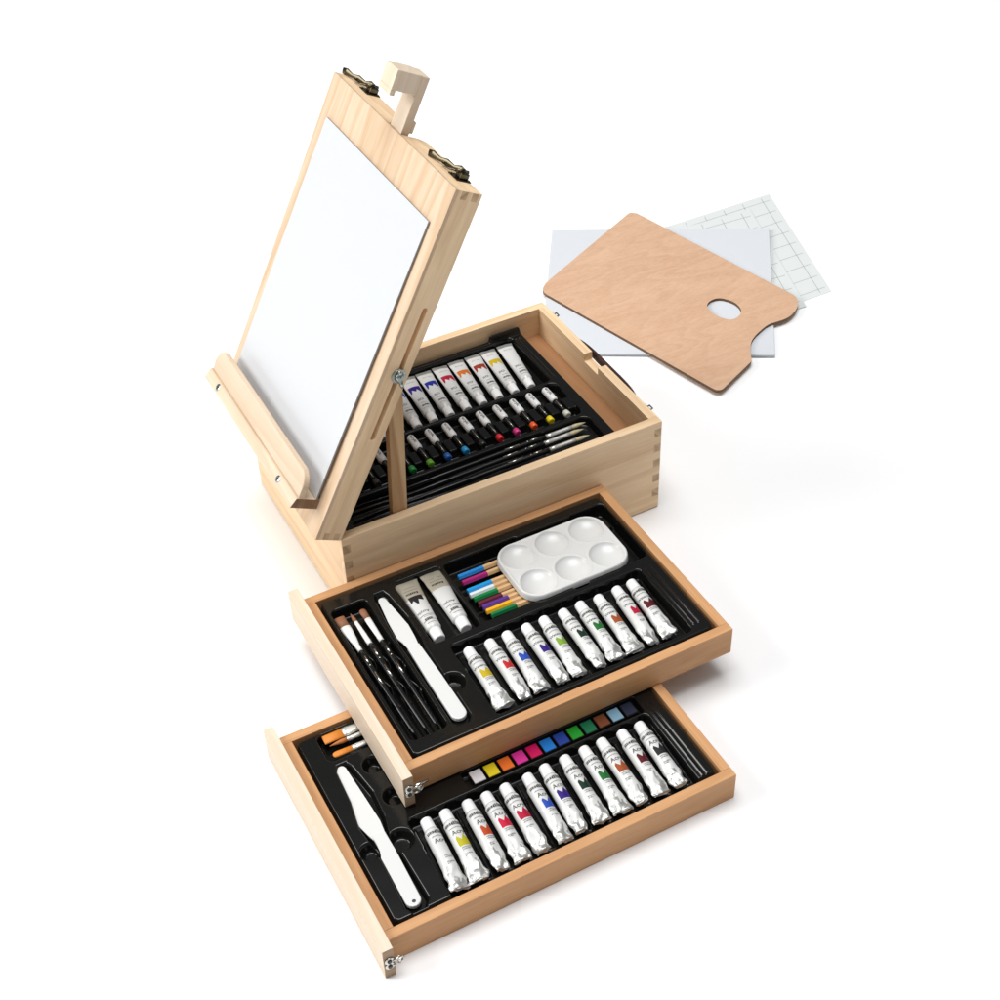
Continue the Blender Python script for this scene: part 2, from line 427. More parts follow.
TZB = 9.9
def f_box(X, Y):
    Z = nz(X, Y)
    rec = np.zeros_like(X)
    add = lambda sd, d, w=.25: np.maximum(rec, d*step(sd, w))
    rec = add(sd_rr(X, Y, 2.2, 30.75, 14.2, 23.3, .5), 1.25, .4)
    rec = add(sd_rr(X, Y, 2.0, 30.95, 7.5, 13.6, .8), 1.15, .35)
    rec = add(sd_rr(X, Y, 2.0, 31.0, 3.0, 6.8, .8), .95, .35)
    # pads between the pens
    for k in range(14):
        cx = 30.55-2.02*k
        if cx < 3: break
        p = step(sd_rr(X, Y, cx-.55, cx+.55, 8.9, 11.0, .2), .3)
        rec = rec*(1-p)+np.minimum(rec, .22)*p
    # ribs between the tubes
    for k in range(14):
        cx = 29.75-1.97*k
        if cx < 3: break
        p = step(sd_rr(X, Y, cx-.1, cx+.1, 14.4, 22.6, .1), .35)*(rec > .9)
        rec = rec-p*.45
    # bars under the brush handles
    for cy in (3.55, 4.55, 5.55, 6.35):
        yc = cy+.16*np.sin(X*.45+cy)
        p = np.clip(1-abs(Y-yc)/.2, 0, 1)*(X < 24.5)*(X > 3)
        rec = rec-p*p*(3-2*p)*.45*step(sd_rr(X, Y, 2.3, 24.5, 3.1, 6.7, .8), .4)
    # ridge lines to the right of the tubes
    for cx in (31.15, 31.6):
        Z = Z-.1*step(sd_rr(X, Y, cx-.05, cx+.05, 14.6, 22.8, .04), .16)
    Z = Z-rec
    Z = Z+.75*step(sd_rr(X, Y, 28.3, 32.2, 23.55, 24.4, .2), .3)
    Z, keep = outline(Z, sd_rr(X, Y, 1.06, 32.45, 1.06, 24.18, .7), 1.5)
    return Z+TZB, keep
bt = heightfield('tray', 1.0, 32.6, 1.0, 24.3, .06, f_box, 'black_plastic')
tag(bt, 'black moulded tray recessed inside the open art box', 'tray')

def drawer(name, label, loc):
    d = thing(name, label, 'drawer', loc, 0, 'drawers pulled out of the art box')
    onebox('drawer_wall', (0, DX, 0, W, 0.0, DZ), 'beechX', d, .05)
    onebox('drawer_wall', (0, DX, DY-W, DY, 0.0, DZ), 'beechX', d, .05)
    onebox('drawer_wall', (0, W, W+.002, DY-W-.002, 0.0, DZ), 'beechY', d, .05)
    onebox('drawer_wall', (DX-W, DX, W+.002, DY-W-.002, 0.0, DZ), 'beechY', d, .05)
    onebox('drawer_bottom', (W+.002, DX-W-.002, W+.002, DY-W-.002, .1, .4), 'deck_ply', d, 0)
    b = bmesh.new(); box(b, -PT, -.004, -PE, DY+PE, 0.0, DZ+PZ, bev=.06)
    fixn(b)
    for f in b.faces:
        if abs(f.normal.y) > .9: f.material_index = 1
    fp = bm_obj('front_panel', b, ['paleY', 'panel_end'], d)
    # clasp on the near end of the panel: two lobed plate, loop and hook
    b = bmesh.new(); cx, cz, y = -PT/2, 1.95, -PE
    for dz in (-.34, .34):
        tube(b, [(cx, y-.005, cz+dz), (cx, y-.10, cz+dz), (cx, y-.13, cz+dz)], [.40, .40, .36], 18)
        dome(b, (cx, y-.13, cz+dz), .2, (0, -1, 0), .1, mi=1, n=10)
    for dz in (-.28, .28):
        tube(b, [(cx+.25, y-.12, cz+dz), (cx+.65, y-.16, cz+dz*1.3), (cx+1.05, y-.1, cz+dz*1.1), (cx+1.2, y-.12, cz+dz*.3)], .09, 8)
    tube(b, [(cx+.85, y-.1, cz-.35), (cx+.85, y-.14, cz+.35)], .15, 10)
    tube(b, [(cx+1.2, y-.12, cz-.1), (cx+1.2, y-.12, cz+.1)], .09, 8)
    tube(b, [(cx+.7, y+.3, cz-.1), (cx+1.4, y+.55, cz-.35), (cx+2.1, y+.6, cz-.42)], [.16, .13, .12], 8) if loc[2] > 1 else None
    fixn(b)
    bm_obj('clasp', b, ['chrome', 'ink'], fp)
    return d
drawer('drawer', 'upper drawer with beech walls stacked across the lower drawer in front of the box', (UX, UY, UZ))
drawer('drawer', 'lower drawer with beech walls lying on the white surface nearest the camera', (LWX, LWY, LWZ))

OX, OY, OZ = -.19, -.40, .38        # the trays lie almost flush with the drawer rims
TD = .5-OZ
def inner(X, Y): return sd_rr(X, Y, W+.12, DX-W-.12, W+.12, DY-W-.12, .75)
def f_up(X0, Y0):
    X, Y = X0-OX, Y0-OY
    Z = nz(X, Y); rec = np.zeros_like(X)
    add = lambda sd, d, w=.25: np.maximum(rec, d*step(sd, w))
    rec = add(sd_rr(X, Y, 1.95, 5.45, 3.3, 21.2, .5), 1.35, .3)
    # wavy dividers between the brushes
    for x0 in (2.85, 3.95, 5.1):
        xc = x0+.2*np.sin(Y*1.75+x0)*np.clip((Y-7)/2, 0, 1)
        p = np.clip(1-abs(X-xc)/.2, 0, 1); p = p*p*(3-2*p)*np.clip((15.8-Y)*3, 0, 1)
        rec = rec-p*np.where(Y > 7.5, 1.12, .6)*(rec > .8)
    kn = [(2.9, 6.85, .5), (3.4, 6.9, .85), (12.8, 6.9, .85), (14.2, 7.0, 1.0), (17, 7.05, .95), (20.6, 7.0, .6), (21.2, 7.0, .4)]
    rec = add(sd_line(X, Y, kn)-.04, .55, .42)
    rec = add(sd_c(X, Y, 8.15, 7.6, 1.0), 1.0, .6)
    rec = add(sd_rr(X, Y, 8.75, 13.6, 12.7, 21.7, .4), 1.1, .3)
    rec = add(sd_rr(X, Y, 14.1, 32.2, 12.9, 21.6, .5), 1.45, .35)
    rec = rec-.5*step(sd_rr(X, Y, 30.9, 32.0, 18.9, 20.6, .2), .3)-.8*step(sd_rr(X, Y, 22.0, 28.6, 21.0, 21.7, .3), .3)
    rec = add(sd_rr(X, Y, 23.6, 25.4, 12.3, 13.4, .5), .8, .3)
    rec = add(sd_rr(X, Y, 9.9, 30.4, 2.3, 11.6, .35), 1.15, .3)
    tb = rec > .9
    for k in range(11):
        cx = 10.15+1.98*k
        xc = cx-.05*(10.5-Y)
        p = np.clip(1-abs(X-xc)/.3, 0, 1)*np.clip((11.2-Y)*2, 0, 1)*np.clip((Y-8.3)*2, 0, 1)
        rec = rec-p*.75*((X > 10) & (X < 30.3) & (Y < 11.4) & (Y > 2.4))
        p = np.clip(1-abs(X-xc)/.22, 0, 1)*((Y < 8.6) & (Y > 3.5) & (X > 10) & (X < 30.3))
        rec = rec-p*.4
    for cx in (31.0, 31.55):
        Z = Z+.16*np.clip(1-abs(X-cx)/.17, 0, 1)**1.3*((Y > 2.8) & (Y < 11.4))
    Z = Z-rec
    # low rounded rim near the edge of the tray
    Z, keep = outline(Z, inner(X0, Y0), 1.3)
    return Z+DZ-TD, keep
def f_lo(X0, Y0):
    X, Y = X0-OX, Y0-OY
    Z = nz(X, Y); rec = np.zeros_like(X)
    add = lambda sd, d, w=.25: np.maximum(rec, d*step(sd, w))
    rec = add(sd_rr(X, Y, 3.25, 23, 19.3, 22.5, .5), 1.2, .3)
    kn = [(1.9, 3.75, .6), (2.5, 3.8, .95), (7, 3.85, .8), (9.8, 3.75, .8), (11.5, 3.85, 1.1), (14.5, 4.2, .95), (18.0, 4.05, .6), (18.5, 4.05, .35)]
    rec = add(sd_line(X, Y, kn)-.04, .6, .42)
    for c in ((5.25, 8.7, 1.0), (2.5, 8.9, .75), (6.5, 17.2, .8), (6.7, 13.2, .85)):
        rec = add(sd_c(X, Y, *c), .9, .6)
    rec = add(sd_rr(X, Y, 12.8, 30.6, 10.55, 12.5, .2), .75, .2)
    rec = add(sd_rr(X, Y, 6.6, 30.6, 1.4, 10.2, .35), 1.15, .3)
    for k in range(13):
        cx = 6.75+1.98*k
        xc = cx-.05*(9.4-Y)
        p = np.clip(1-abs(X-xc)/.3, 0, 1)*np.clip((9.8-Y)*2, 0, 1)*np.clip((Y-7.2)*2, 0, 1)
        rec = rec-p*.75*((X > 6.8) & (X < 30.5) & (Y < 10) & (Y > 1.6))
        p = np.clip(1-abs(X-xc)/.22, 0, 1)*((Y < 7.4) & (Y > 2.4) & (X > 6.8) & (X < 30.5))
        rec = rec-p*.4
    for cx in (31.15, 31.65):
        Z = Z+.16*np.clip(1-abs(X-cx)/.17, 0, 1)**1.3*((Y > 1.8) & (Y < 11.2))
    Z = Z-rec
    Z, keep = outline(Z, inner(X0, Y0), 1.3)
    return Z+DZ-TD, keep
t1 = heightfield('tray', W, DX-W, W, DY-W, .055, f_up, 'black_plastic'); t1.location = (UX, UY, UZ)
tag(t1, 'black moulded tray in the upper drawer holding the white mixing palette and pencils', 'tray')
t2 = heightfield('tray', W, DX-W, W, DY-W, .055, f_lo, 'black_plastic'); t2.location = (LWX, LWY, LWZ)
tag(t2, 'black moulded tray in the lower drawer with the watercolour pans', 'tray')

# ------------------------------------------------------------------ paint tubes
# local frame: axis along y, crimp at y = 0, cap end at y = L, z = 0 at the lowest point
TXT = {}
def text_geo(s):
    if s in TXT: return TXT[s]
    cu = bpy.data.curves.new('t', 'FONT'); cu.body = s; cu.size = 1; cu.resolution_u = 2; cu.offset = .012
    ob = bpy.data.objects.new('t', cu); COL.objects.link(ob)
    dg = bpy.context.evaluated_depsgraph_get(); me = ob.evaluated_get(dg).to_mesh()
    g = ([tuple(v.co) for v in me.vertices], [tuple(p.vertices) for p in me.polygons])
    bpy.data.objects.remove(ob); bpy.data.curves.remove(cu); TXT[s] = g
    return g
def tube_section(s, L, r, wedge, seed, crumple):
    """half width, half height at distance s from the crimp"""
    body = L-1.55
    t = min(1, s/(body*(.95 if wedge else .55)))
    e = t*t*(3-2*t) if not wedge else t**.75
    a = r*(1.6 if L == 8.56 else 1.42 if wedge else 1.22)*(1-e)+r*e
    bb = .06*(1-e)+r*e*1.0
    bb = max(.06, r*math.sqrt(max(0, min(1, (bb/r)))) if not wedge else bb)
    if not wedge: bb = min(bb, r)
    return a, bb
SPEC = {
 'box': dict(L=8.55, r=.66, wedge=True, word='Oil', crumple=.03),
 'up': dict(L=7.75, r=.69, wedge=False, word='Watercolour', crumple=.12),
 'lo': dict(L=7.6, r=.69, wedge=False, word='Acrylic', crumple=.13),
 'big': dict(L=8.56, r=.78, wedge=True, word='Acrylic', crumple=.05)}
TM = {}
def surf(kind, s, phi, off=0):
    sp = SPEC[kind]; a, bb = tube_section(s, sp['L'], sp['r'], sp['wedge'], 0, 0)
    return Vector(((a+off)*math.sin(phi), s, sp['r']+(bb+off)*math.cos(phi)))
def tube_cap(kind):
    key = ('c', kind)
    if key in TM: return TM[key]
    sp = SPEC[kind]; L, r = sp['L'], sp['r']; bm = bmesh.new(); n = 36; rc = r*.80
    rings = []
    for s, rr in ((L-1.24, rc*.98), (L-1.2, rc), (L-.12, rc*.93), (L-.03, rc*.87), (L, rc*.72)):
        rings.append([bm.verts.new(((rr*(1+.025*(k % 2)))*math.sin(2*PI*k/n), s, r+rr*(1+.025*(k % 2))*math.cos(2*PI*k/n))) for k in range(n)])
    for i in range(4):
        for k in range(n):
            f = bm.faces.new((rings[i][k], rings[i][(k+1) % n], rings[i+1][(k+1) % n], rings[i+1][k])); f.smooth = True
    bm.faces.new(rings[0][::-1]); bm.faces.new(rings[-1]); fixn(bm)
    me = bpy.data.meshes.new('cap'); bm.to_mesh(me); bm.free(); me.materials.append(MATS['cap_white'])
    TM[key] = me; return me
def strip(bm, kind, s0, s1, p0, p1, off, mi=0, top=None):
    """patch on the tube surface, angles in cm of arc / r"""
    n = 8; r = SPEC[kind]['r']; vs = []
    for k in range(n+1):
        p = (p0+(p1-p0)*k/n)/r
        st = s1 if top is None else s0+(s1-s0)*float(np.interp(k/n, [q[0] for q in top], [q[1] for q in top]))
        vs.append((bm.verts.new(surf(kind, s0, p, off)), bm.verts.new(surf(kind, (s0+st)/2, p, off)), bm.verts.new(surf(kind, st, p, off))))
    for k in range(n):
        for j in (0, 1):
            f = bm.faces.new((vs[k][j], vs[k+1][j], vs[k+1][j+1], vs[k][j+1])); f.material_index = mi
CROWN = [(0, .78), (.125, .95), (.375, .55), (.625, 1.05), (.75, .8), (1, .62)]
def tube_label(kind):
    key = ('l', kind)
    if key in TM: return TM[key]
    sp = SPEC[kind]; L, r = sp['L'], sp['r']; bm = bmesh.new(); rnd = random.Random(len(kind)+3)
    flip = False
    def line(s, p0, p1, h, mi):
        p = p0
        while p < p1-.05:
            w = rnd.uniform(.05, .13)
            strip(bm, kind, s, s+h*rnd.uniform(.8, 1.15), p, min(p1, p+w), .012, mi); p += w+.035
    def word(txt, s, p0, size, mi):
        V, F = text_geo(txt); vs = []
        for x, y, z in V:
            vs.append(bm.verts.new(surf(kind, s+y*size, (p0+x*size)/r, .014)))
        for f in F:
            try: ff = bm.faces.new([vs[i] for i in f]); ff.material_index = mi
            except ValueError: pass
    if kind in ('lo', 'up'):
        top = L-1.55
        line(top-.45, -.75, .0, .24, 0); line(top-.5, .0, .95, .38, 0); line(top-.82, -.5, .8, .08, 1)
        word(sp['word'], top-1.46, -.42 if kind == 'lo' else -.75, .62 if kind == 'lo' else .42, 0)
        for s, q in ((top-2.98, .8), (top-3.17, .6), (top-3.65, .5), (top-3.8, .2)): line(s, -.2, q, .1, 1)
    elif kind == 'box':
        top = L-1.55
        line(top-.5, -.5, .5, .07, 1); line(top-1.1, -.45, .45, .28, 0); line(top-1.5, -.3, .3, .07, 1)
        word(sp['word'], top-2.3, -.2, .5, 0)
        line(1.2, -.4, .4, .07, 1)
    else:
        top = L-1.55
        line(top-.35, -.5, .5, .08, 1); line(top-1.0, -.3, .5, .3, 0); line(top-1.3, -.5, .4, .06, 1)
        word(sp['word'], top-2.1, -.4, .42, 0)
        line(1.9, -.4, .6, .28, 0); line(1.5, -.5, .6, .1, 1); line(1.1, -.5, .5, .07, 1)
        strip(bm, kind, top-.72, top-.66, -.75, .75, .013, 0); strip(bm, kind, top-1.5, top-1.44, -.75, .75, .013, 0)
    for f in bm.faces: f.material_index += 2
    me = bpy.data.meshes.new('print'); bm.to_mesh(me); bm.free()
    TM[key] = me; return me
def tube_body(kind, seed):
    key = ('b', kind, seed)
    if key in TM: return TM[key]
    sp = SPEC[kind]; L, r = sp['L'], sp['r']; rnd = random.Random(seed*17+len(kind))
    bm = bmesh.new(); n = 28; body = L-1.55
    ss = [0, .12, .3]+[.3+(body-.3)*k/22 for k in range(1, 23)]
    rings = []
    ph = [rnd.uniform(0, 6.28) for _ in range(8)]; wf = [1.18, .72, .98, .8, .88, .66, 1.05][seed % 7]
    for s in ss:
        a, bb = tube_section(s, L, r, sp['wedge'], 0, 0)
        ring = []
        amt = sp['crumple']*max(0, 1-s/(2.9 if not sp['wedge'] else 2.2))
        for k in range(n):
            p = 2*PI*k/n
            dz = amt*(math.sin(3*p+ph[0]+s*3.1)+.8*math.sin(5*p+ph[1]-s*4.3)+.6*math.sin(s*7+ph[2]+p))*.6
            dx = amt*(math.sin(s*5+ph[3]))*.7
            x = (a+dz*.4)*math.sin(p)+dx
            if not sp['wedge'] and s < 1.6:                       # pinched, folded ends
                x = x*(wf+(1-wf)*s/1.6)
            z = r+(bb+dz)*math.cos(p)
            z = max(z, .01)
            ring.append(bm.verts.new((x, s+(rnd.uniform(-.06, .06) if s < .1 and not sp['wedge'] else 0), z)))
        rings.append(ring)
    # shoulder
    for s, rr in ((body+.12, r*.95), (body+.3, r*.72), (body+.36, r*.70)):
        rings.append([bm.verts.new((rr*math.sin(2*PI*k/n), s, r+rr*math.cos(2*PI*k/n))) for k in range(n)])
    for i in range(len(rings)-1):
        for k in range(n):
            f = bm.faces.new((rings[i][k], rings[i][(k+1) % n], rings[i+1][(k+1) % n], rings[i+1][k])); f.smooth = True
            lim = (3 if kind == 'box' else 10) if sp['wedge'] else int(6+2.2*math.sin(seed*2.1+k*.9)+1.6*math.sin(seed+k*2.3))
            f.material_index = 1 if i < lim else 0
    bm.faces.new(rings[0][::-1]); bm.faces.new(rings[-1])
    fixn(bm)
    bm.from_mesh(tube_label(kind))                       # the print belongs to the tube's surface
    me = bpy.data.meshes.new('tube_body'); bm.to_mesh(me); bm.free()
    me.materials.append(MATS['tube_white']); me.materials.append(MATS['champagne' if kind == 'big' else 'foil'])
    me.materials.append(MATS['ink']); me.materials.append(MATS['ink_soft'])
    TM[key] = me; return me
PCOL = {'white': None, 'yellow': (.78, .62, .02, 1), 'lemon yellow': (.72, .70, .03, 1), 'red': (.72, .035, .035, 1), 'brick red': (.42, .065, .03, 1),
        'orange': (.85, .24, .03, 1), 'vermilion': (.70, .10, .02, 1), 'crimson': (.62, .015, .06, 1), 'scarlet': (.80, .02, .07, 1), 'ultramarine': (.025, .05, .42, 1),
        'blue': (.035, .12, .60, 1), 'violet': (.05, .02, .28, 1), 'light green': (.30, .58, .06, 1), 'green': (.02, .22, .04, 1), 'dark green': (.01, .045, .025, 1),
        'rust': (.48, .12, .03, 1), 'maroon': (.14, .012, .02, 1), 'black': (.018, .018, .018, 1), 'dark brown': (.075, .02, .015, 1), 'charcoal': (.03, .03, .03, 1), 'teal': (.01, .2, .2, 1)}
for k, c in PCOL.items():
    if c: plain('paint_'+k.replace(' ', '_'), (c[0]*.6, c[1]*.55, c[2]*.6, 1), .5, spec=.2)
def swatch(kind, col):
    key = ('s', kind, col)
    if key in TM: return TM[key]
    sp = SPEC[kind]; L = sp['L']; bm = bmesh.new(); top = L-1.55
    if kind in ('lo', 'up'): strip(bm, kind, top-2.75, top-1.6, -.32, .92, .012, 0, CROWN)
    elif kind == 'box': strip(bm, kind, 2.2, 3.5, -.62, .62, .012, 0, [(0, .9), (.125, .95), (.375, .45), (.5, .8), (.75, .45), (.9, .95), (1, .95)])
    else: strip(bm, kind, 2.5, 3.8, -.55, .6, .012, 0, [(0, .62), (.125, .6), (.375, .45), (.5, 1.0), (.625, .9), (.75, .5), (1, .72)])
    me = bpy.data.meshes.new('colour_swatch'); bm.to_mesh(me); bm.free(); me.materials.append(MATS['paint_'+col.replace(' ', '_')])
    TM[key] = me; return me
def paint_tube(kind, col, cap_xy, crimp_xy, zbase, label, group, seed, tilt=0, roll=0):
    """cap_xy: where the cap ends; crimp_xy: where the crimp lies"""
    dx, dy = cap_xy[0]-crimp_xy[0], cap_xy[1]-crimp_xy[1]
    rz = math.atan2(-dx, dy)
    t = thing('paint_tube', label, 'paint tube', (crimp_xy[0], crimp_xy[1], zbase), rz, group)
    t.rotation_euler = (tilt, roll, rz)
    for nm, me in (('tube_body', tube_body(kind, seed)), ('cap', tube_cap(kind))):
        link(bpy.data.objects.new(nm, me), t)
    if PCOL[col]: link(bpy.data.objects.new('colour_swatch', swatch(kind, col)), t)
    return t
# art box: 12 tubes, caps toward the camera
bc = ['white', 'yellow', 'brick red', 'orange', 'crimson', 'ultramarine', 'violet', 'blue', 'green', 'teal', 'rust', 'black']
bl = ['plain white tube without colour patch at the right end of the art box row',
      'tube with yellow patch second from the right in the art box tray',
      'tube with brick red patch in the art box between the yellow and orange ones',
      'tube with orange patch in the middle of the art box row',
      'tube with crimson patch in the art box left of the orange one',
      'tube with blue violet patch in the art box left of the crimson one',
      'tube with dark violet patch in the art box, left of the blue violet one',
      'tube with bright blue patch in the art box just right of the easel leg',
      'white tube with green patch in the art box directly behind the easel leg',
      'white tube with teal patch in the art box just left of the easel leg',
      'white tube with rust patch second from the left end of the art box row',
      'white tube with black patch at the far left end of the art box row']
for k in range(12):
    j = random.Random(k)
    cx = 28.45-1.965*k+.2; kx_ = 29.2-2.02*k+.45
    paint_tube('box', bc[k], (cx, 14.45), (kx_+j.uniform(-.08, .08), 23.0), TZB-1.12, bl[k], 'paint tubes in the art box', k % 3, tilt=.035*0, roll=j.uniform(-.06, .06))
# upper drawer small tubes
TZU = UZ+DZ-TD; TZL = LWZ+DZ-TD
UX, UY, LWX, LWY = UX+OX, UY+OY, LWX+OX, LWY+OY     # contents are laid out in tray coordinates from here on
uc = ['yellow', 'red', 'blue', 'violet', 'light green', 'dark green', 'green', 'rust', 'crimson', 'maroon']
for k, c in enumerate(uc):
    j = random.Random(k+50)
    cx = UX+11.15+1.975*k+.2; kx_ = UX+10.95+1.93*k+.2
    paint_tube('up', c, (cx, UY+10.75+j.uniform(-.05, .05)), (kx_+j.uniform(-.15, .15), UY+3.0+j.uniform(-.1, .1)), TZU-1.12,
               f'small tube with {c} crown patch in the front row of the upper drawer', 'small paint tubes in the upper drawer', k, roll=j.uniform(-.24, .2))
# lower drawer tubes
lc = ['white', 'lemon yellow', 'vermilion', 'scarlet', 'crimson', 'blue', 'violet', 'dark green', 'green', 'rust', 'maroon', 'charcoal']
for k, c in enumerate(lc):
    j = random.Random(k+80)
    cx = LWX+7.7+1.975*k+.2; kx_ = LWX+7.25+1.985*k+.2
    lab = f'tube with {c} crown patch in the long row of the lower drawer' if k else 'all white tube without colour patch at the left end of the lower drawer row'
    paint_tube('lo', c, (cx, LWY+9.75+j.uniform(-.05, .05)), (kx_+j.uniform(-.12, .12), LWY+2.15+j.uniform(-.1, .1)), TZL-1.12,
               lab, 'paint tubes in the lower drawer', k+20, roll=j.uniform(-.24, .2))
# two large tubes
paint_tube('big', 'charcoal', (UX+9.6, UY+13.3), (UX+10.0, UY+21.8), TZU-1.3, 'large tube with black patch beside the knife in the upper drawer', 'large paint tubes in the upper drawer', 1)
paint_tube('big', 'white', (UX+12.35, UY+13.3), (UX+12.75, UY+21.8), TZU-1.3, 'large silver white tube without patch beside the coloured pencils', 'large paint tubes in the upper drawer', 2)

# ------------------------------------------------------------------ pens in the art box
pc = [('cream', (.62, .62, .52, 1)), ('yellow', (.80, .62, .01, 1)), ('orange red', (.80, .10, .02, 1)), ('magenta', (.60, .03, .20, 1)), ('red', (.66, .02, .03, 1)),
      ('black', (.015, .015, .015, 1)), ('light blue', (.02, .30, .62, 1)), ('blue', (.02, .12, .42, 1)), ('lime green', (.16, .45, .04, 1)), ('green', (.02, .30, .06, 1)), ('brown', (.09, .04, .02, 1)), ('dark grey', (.05, .05, .05, 1))]
for n_, c in pc: plain('tip_'+n_.replace(' ', '_'), c, .35)
pen_cache = {}
def pen_mesh():
    if pen_cache: return pen_cache
    b = bmesh.new(); tube(b, [(0, 5.3, .42), (0, 5.22, .42), (0, 5.05, .42), (0, 3.3, .42), (0, 3.1, .42), (0, 2.9, .42)], [.2, .33, .42, .44, .42, .3], 16)
    fixn(b)
    V, F = text_geo('acrylic')
    vs = []
    for x, y, z in V:
        p = (y*.42-.12)/.44; vs.append(b.verts.new((.455*math.sin(p), 4.95-x*.5, .42+.455*math.cos(p))))
    for f in F:
        try: ff = b.faces.new([vs[i] for i in f]); ff.material_index = 1
        except ValueError: pass
    me = bpy.data.meshes.new('barrel'); b.to_mesh(me); b.free(); me.materials.append(MATS['cap_white']); me.materials.append(MATS['ink']); pen_cache['barrel'] = me
    b = bmesh.new(); tube(b, [(0, 2.95, .42), (0, 2.8, .42), (0, .72, .42)], [.3, .3, .3], 14); fixn(b)
    tube(b, [(-.05, 2.7, .71), (-.05, 1.0, .71)], .035, 6, mi=1)  # thin chrome line stands in for the glint along the black shaft
    me = bpy.data.meshes.new('shaft'); b.to_mesh(me); b.free(); me.materials.append(MATS['handle_black']); me.materials.append(MATS['chrome']); pen_cache['shaft'] = me
    return pen_cache
pm = pen_mesh()
for k, (n_, c) in enumerate(pc):
    x = 29.45-2.02*k+.15
    if k == 9: lab = 'slim pen with green tip peeking out right beside the easel leg'
    elif k >= 10: lab = f'slim white pen with {n_} tip seen between the lid rail and the easel leg'
    else: lab = f'slim white barrelled pen with {n_} tip in the middle row of the art box'
    t = thing('paint_pen', lab, 'pen', (x, 8.2, TZB-.84), 0, 'paint pens in the art box')
    for nm in ('barrel', 'shaft'): link(bpy.data.objects.new(nm, pm[nm]), t)
    b = bmesh.new(); tube(b, [(0, .74, .42), (0, .68, .42), (0, .1, .42), (0, 0, .42)], [.28, .36, .39, .28], 16); fixn(b)
    bm_obj('tip', b, 'tip_'+n_.replace(' ', '_'), t)

# ------------------------------------------------------------------ brushes (local: tip at origin, handle toward +y)
def brush(label, group, tip, end, z, kind, bris, fer='ferrule', Lb=1.3, Lf=3.3, wb=.35, hr=.24):
    dx, dy = end[0]-tip[0], end[1]-tip[1]; L = math.hypot(dx, dy)
    t = thing('paintbrush', label, 'paintbrush', (tip[0], tip[1], z), math.atan2(-dx, dy), group)
    zc = .36
    b = bmesh.new()
    if kind == 'flat':
        tube(b, [(0, 0, zc), (0, .12, zc), (0, Lb+.1, zc)], [wb*1.0, wb*1.04, wb*.95], 16, flat=[(1, .18), (1, .3), (1, .42)])
    elif kind == 'round':
        tube(b, [(0, 0, zc), (0, Lb*.35, zc), (0, Lb*.7, zc), (0, Lb+.1, zc)], [.02, wb*.45, wb*.7, wb*.6], 12)
    else:
        tube(b, [(0, 0, zc), (0, .1, zc), (0, .35, zc), (0, Lb+.1, zc)], [wb*.4, wb*.8, wb, wb*.85], 14, flat=[(1, .5)]*4)
    fixn(b); bm_obj('bristles', b, bris, t, True)
    b = bmesh.new(); w0 = {'flat': wb*.98, 'round': wb*.65, 'filbert': wb*.88}[kind]; fl0 = {'flat': .45, 'round': 1, 'filbert': .6}[kind]
    tube(b, [(0, Lb, zc), (0, Lb+.5, zc), (0, Lb+Lf*.55, zc), (0, Lb+Lf*.8, zc), (0, Lb+Lf*.82, zc), (0, Lb+Lf*.86, zc), (0, Lb+Lf, zc)],
         [w0, w0, max(hr, (w0+hr)/2), hr*1.02, hr*1.12, hr*1.02, hr], 16, flat=[(1, fl0), (1, fl0), (1, (fl0+1)/2)]+[(1, 1)]*4)
    fixn(b); bm_obj('ferrule', b, fer, t, True)
    b = bmesh.new(); s0 = Lb+Lf-.05
    tube(b, [(0, s0, zc), (0, s0+.7, zc), (0, s0+2, zc), (0, s0+(L-s0)*.6, zc), (0, L-.3, zc), (0, L, zc)], [hr*.95, hr*1.25, hr*1.3, hr*.9, hr*.6, hr*.2], 12)
    # silver strips along the top of the handle
    for a0, a1 in ((s0+1.0, s0+1.9), (s0+2.15, s0+2.3), (s0+3.2, s0+4.9)):
        tube(b, [(.02, a0, zc+hr*1.2), (.02, a1, zc+hr*1.14)], .1, 6, mi=1, flat=(1, .5))
    fixn(b); bm_obj('brush_handle', b, ['handle_black', 'chrome'], t)
    return t
z = TZU-.75
brush('flat brown bristle brush nearest the left wall of the upper drawer', 'brushes in the upper drawer', (UX+2.42, UY+20.5), (UX+2.6, UY+4.1), z, 'flat', 'bristle_brown', 'ferrule_white', Lb=1.45, Lf=3.6, wb=.52)
brush('thin pointed brown brush between the two wider ones in the upper drawer', 'brushes in the upper drawer', (UX+3.6, UY+20.45), (UX+3.7, UY+4.1), z, 'round', 'bristle_brown', 'ferrule_white', Lb=1.3, Lf=3.3, wb=.3)
brush('rounded brown bristle brush beside the knife in the upper drawer', 'brushes in the upper drawer', (UX+4.75, UY+20.4), (UX+4.75, UY+4.1), z, 'filbert', 'bristle_brown', 'ferrule_white', Lb=1.4, Lf=3.3, wb=.36)
z = TZL-.75
brush('wide flat orange bristle brush next to the back wall of the lower drawer', 'brushes in the lower drawer', (LWX+3.75, LWY+22.15), (LWX+21.5, LWY+22.0), z, 'flat', 'bristle_orange', Lb=1.9, Lf=3.6, wb=.55)
brush('narrow orange brush in the middle of the lower drawer brush slot', 'brushes in the lower drawer', (LWX+4.0, LWY+21.25), (LWX+21.5, LWY+21.05), z, 'round', 'bristle_rust', Lb=1.7, Lf=3.3, wb=.34)
brush('rounded orange brush nearest the knife in the lower drawer', 'brushes in the lower drawer', (LWX+3.85, LWY+20.1), (LWX+21.0, LWY+20.0), z, 'filbert', 'bristle_orange', Lb=1.9, Lf=3.4, wb=.34)
z = TZB-.62
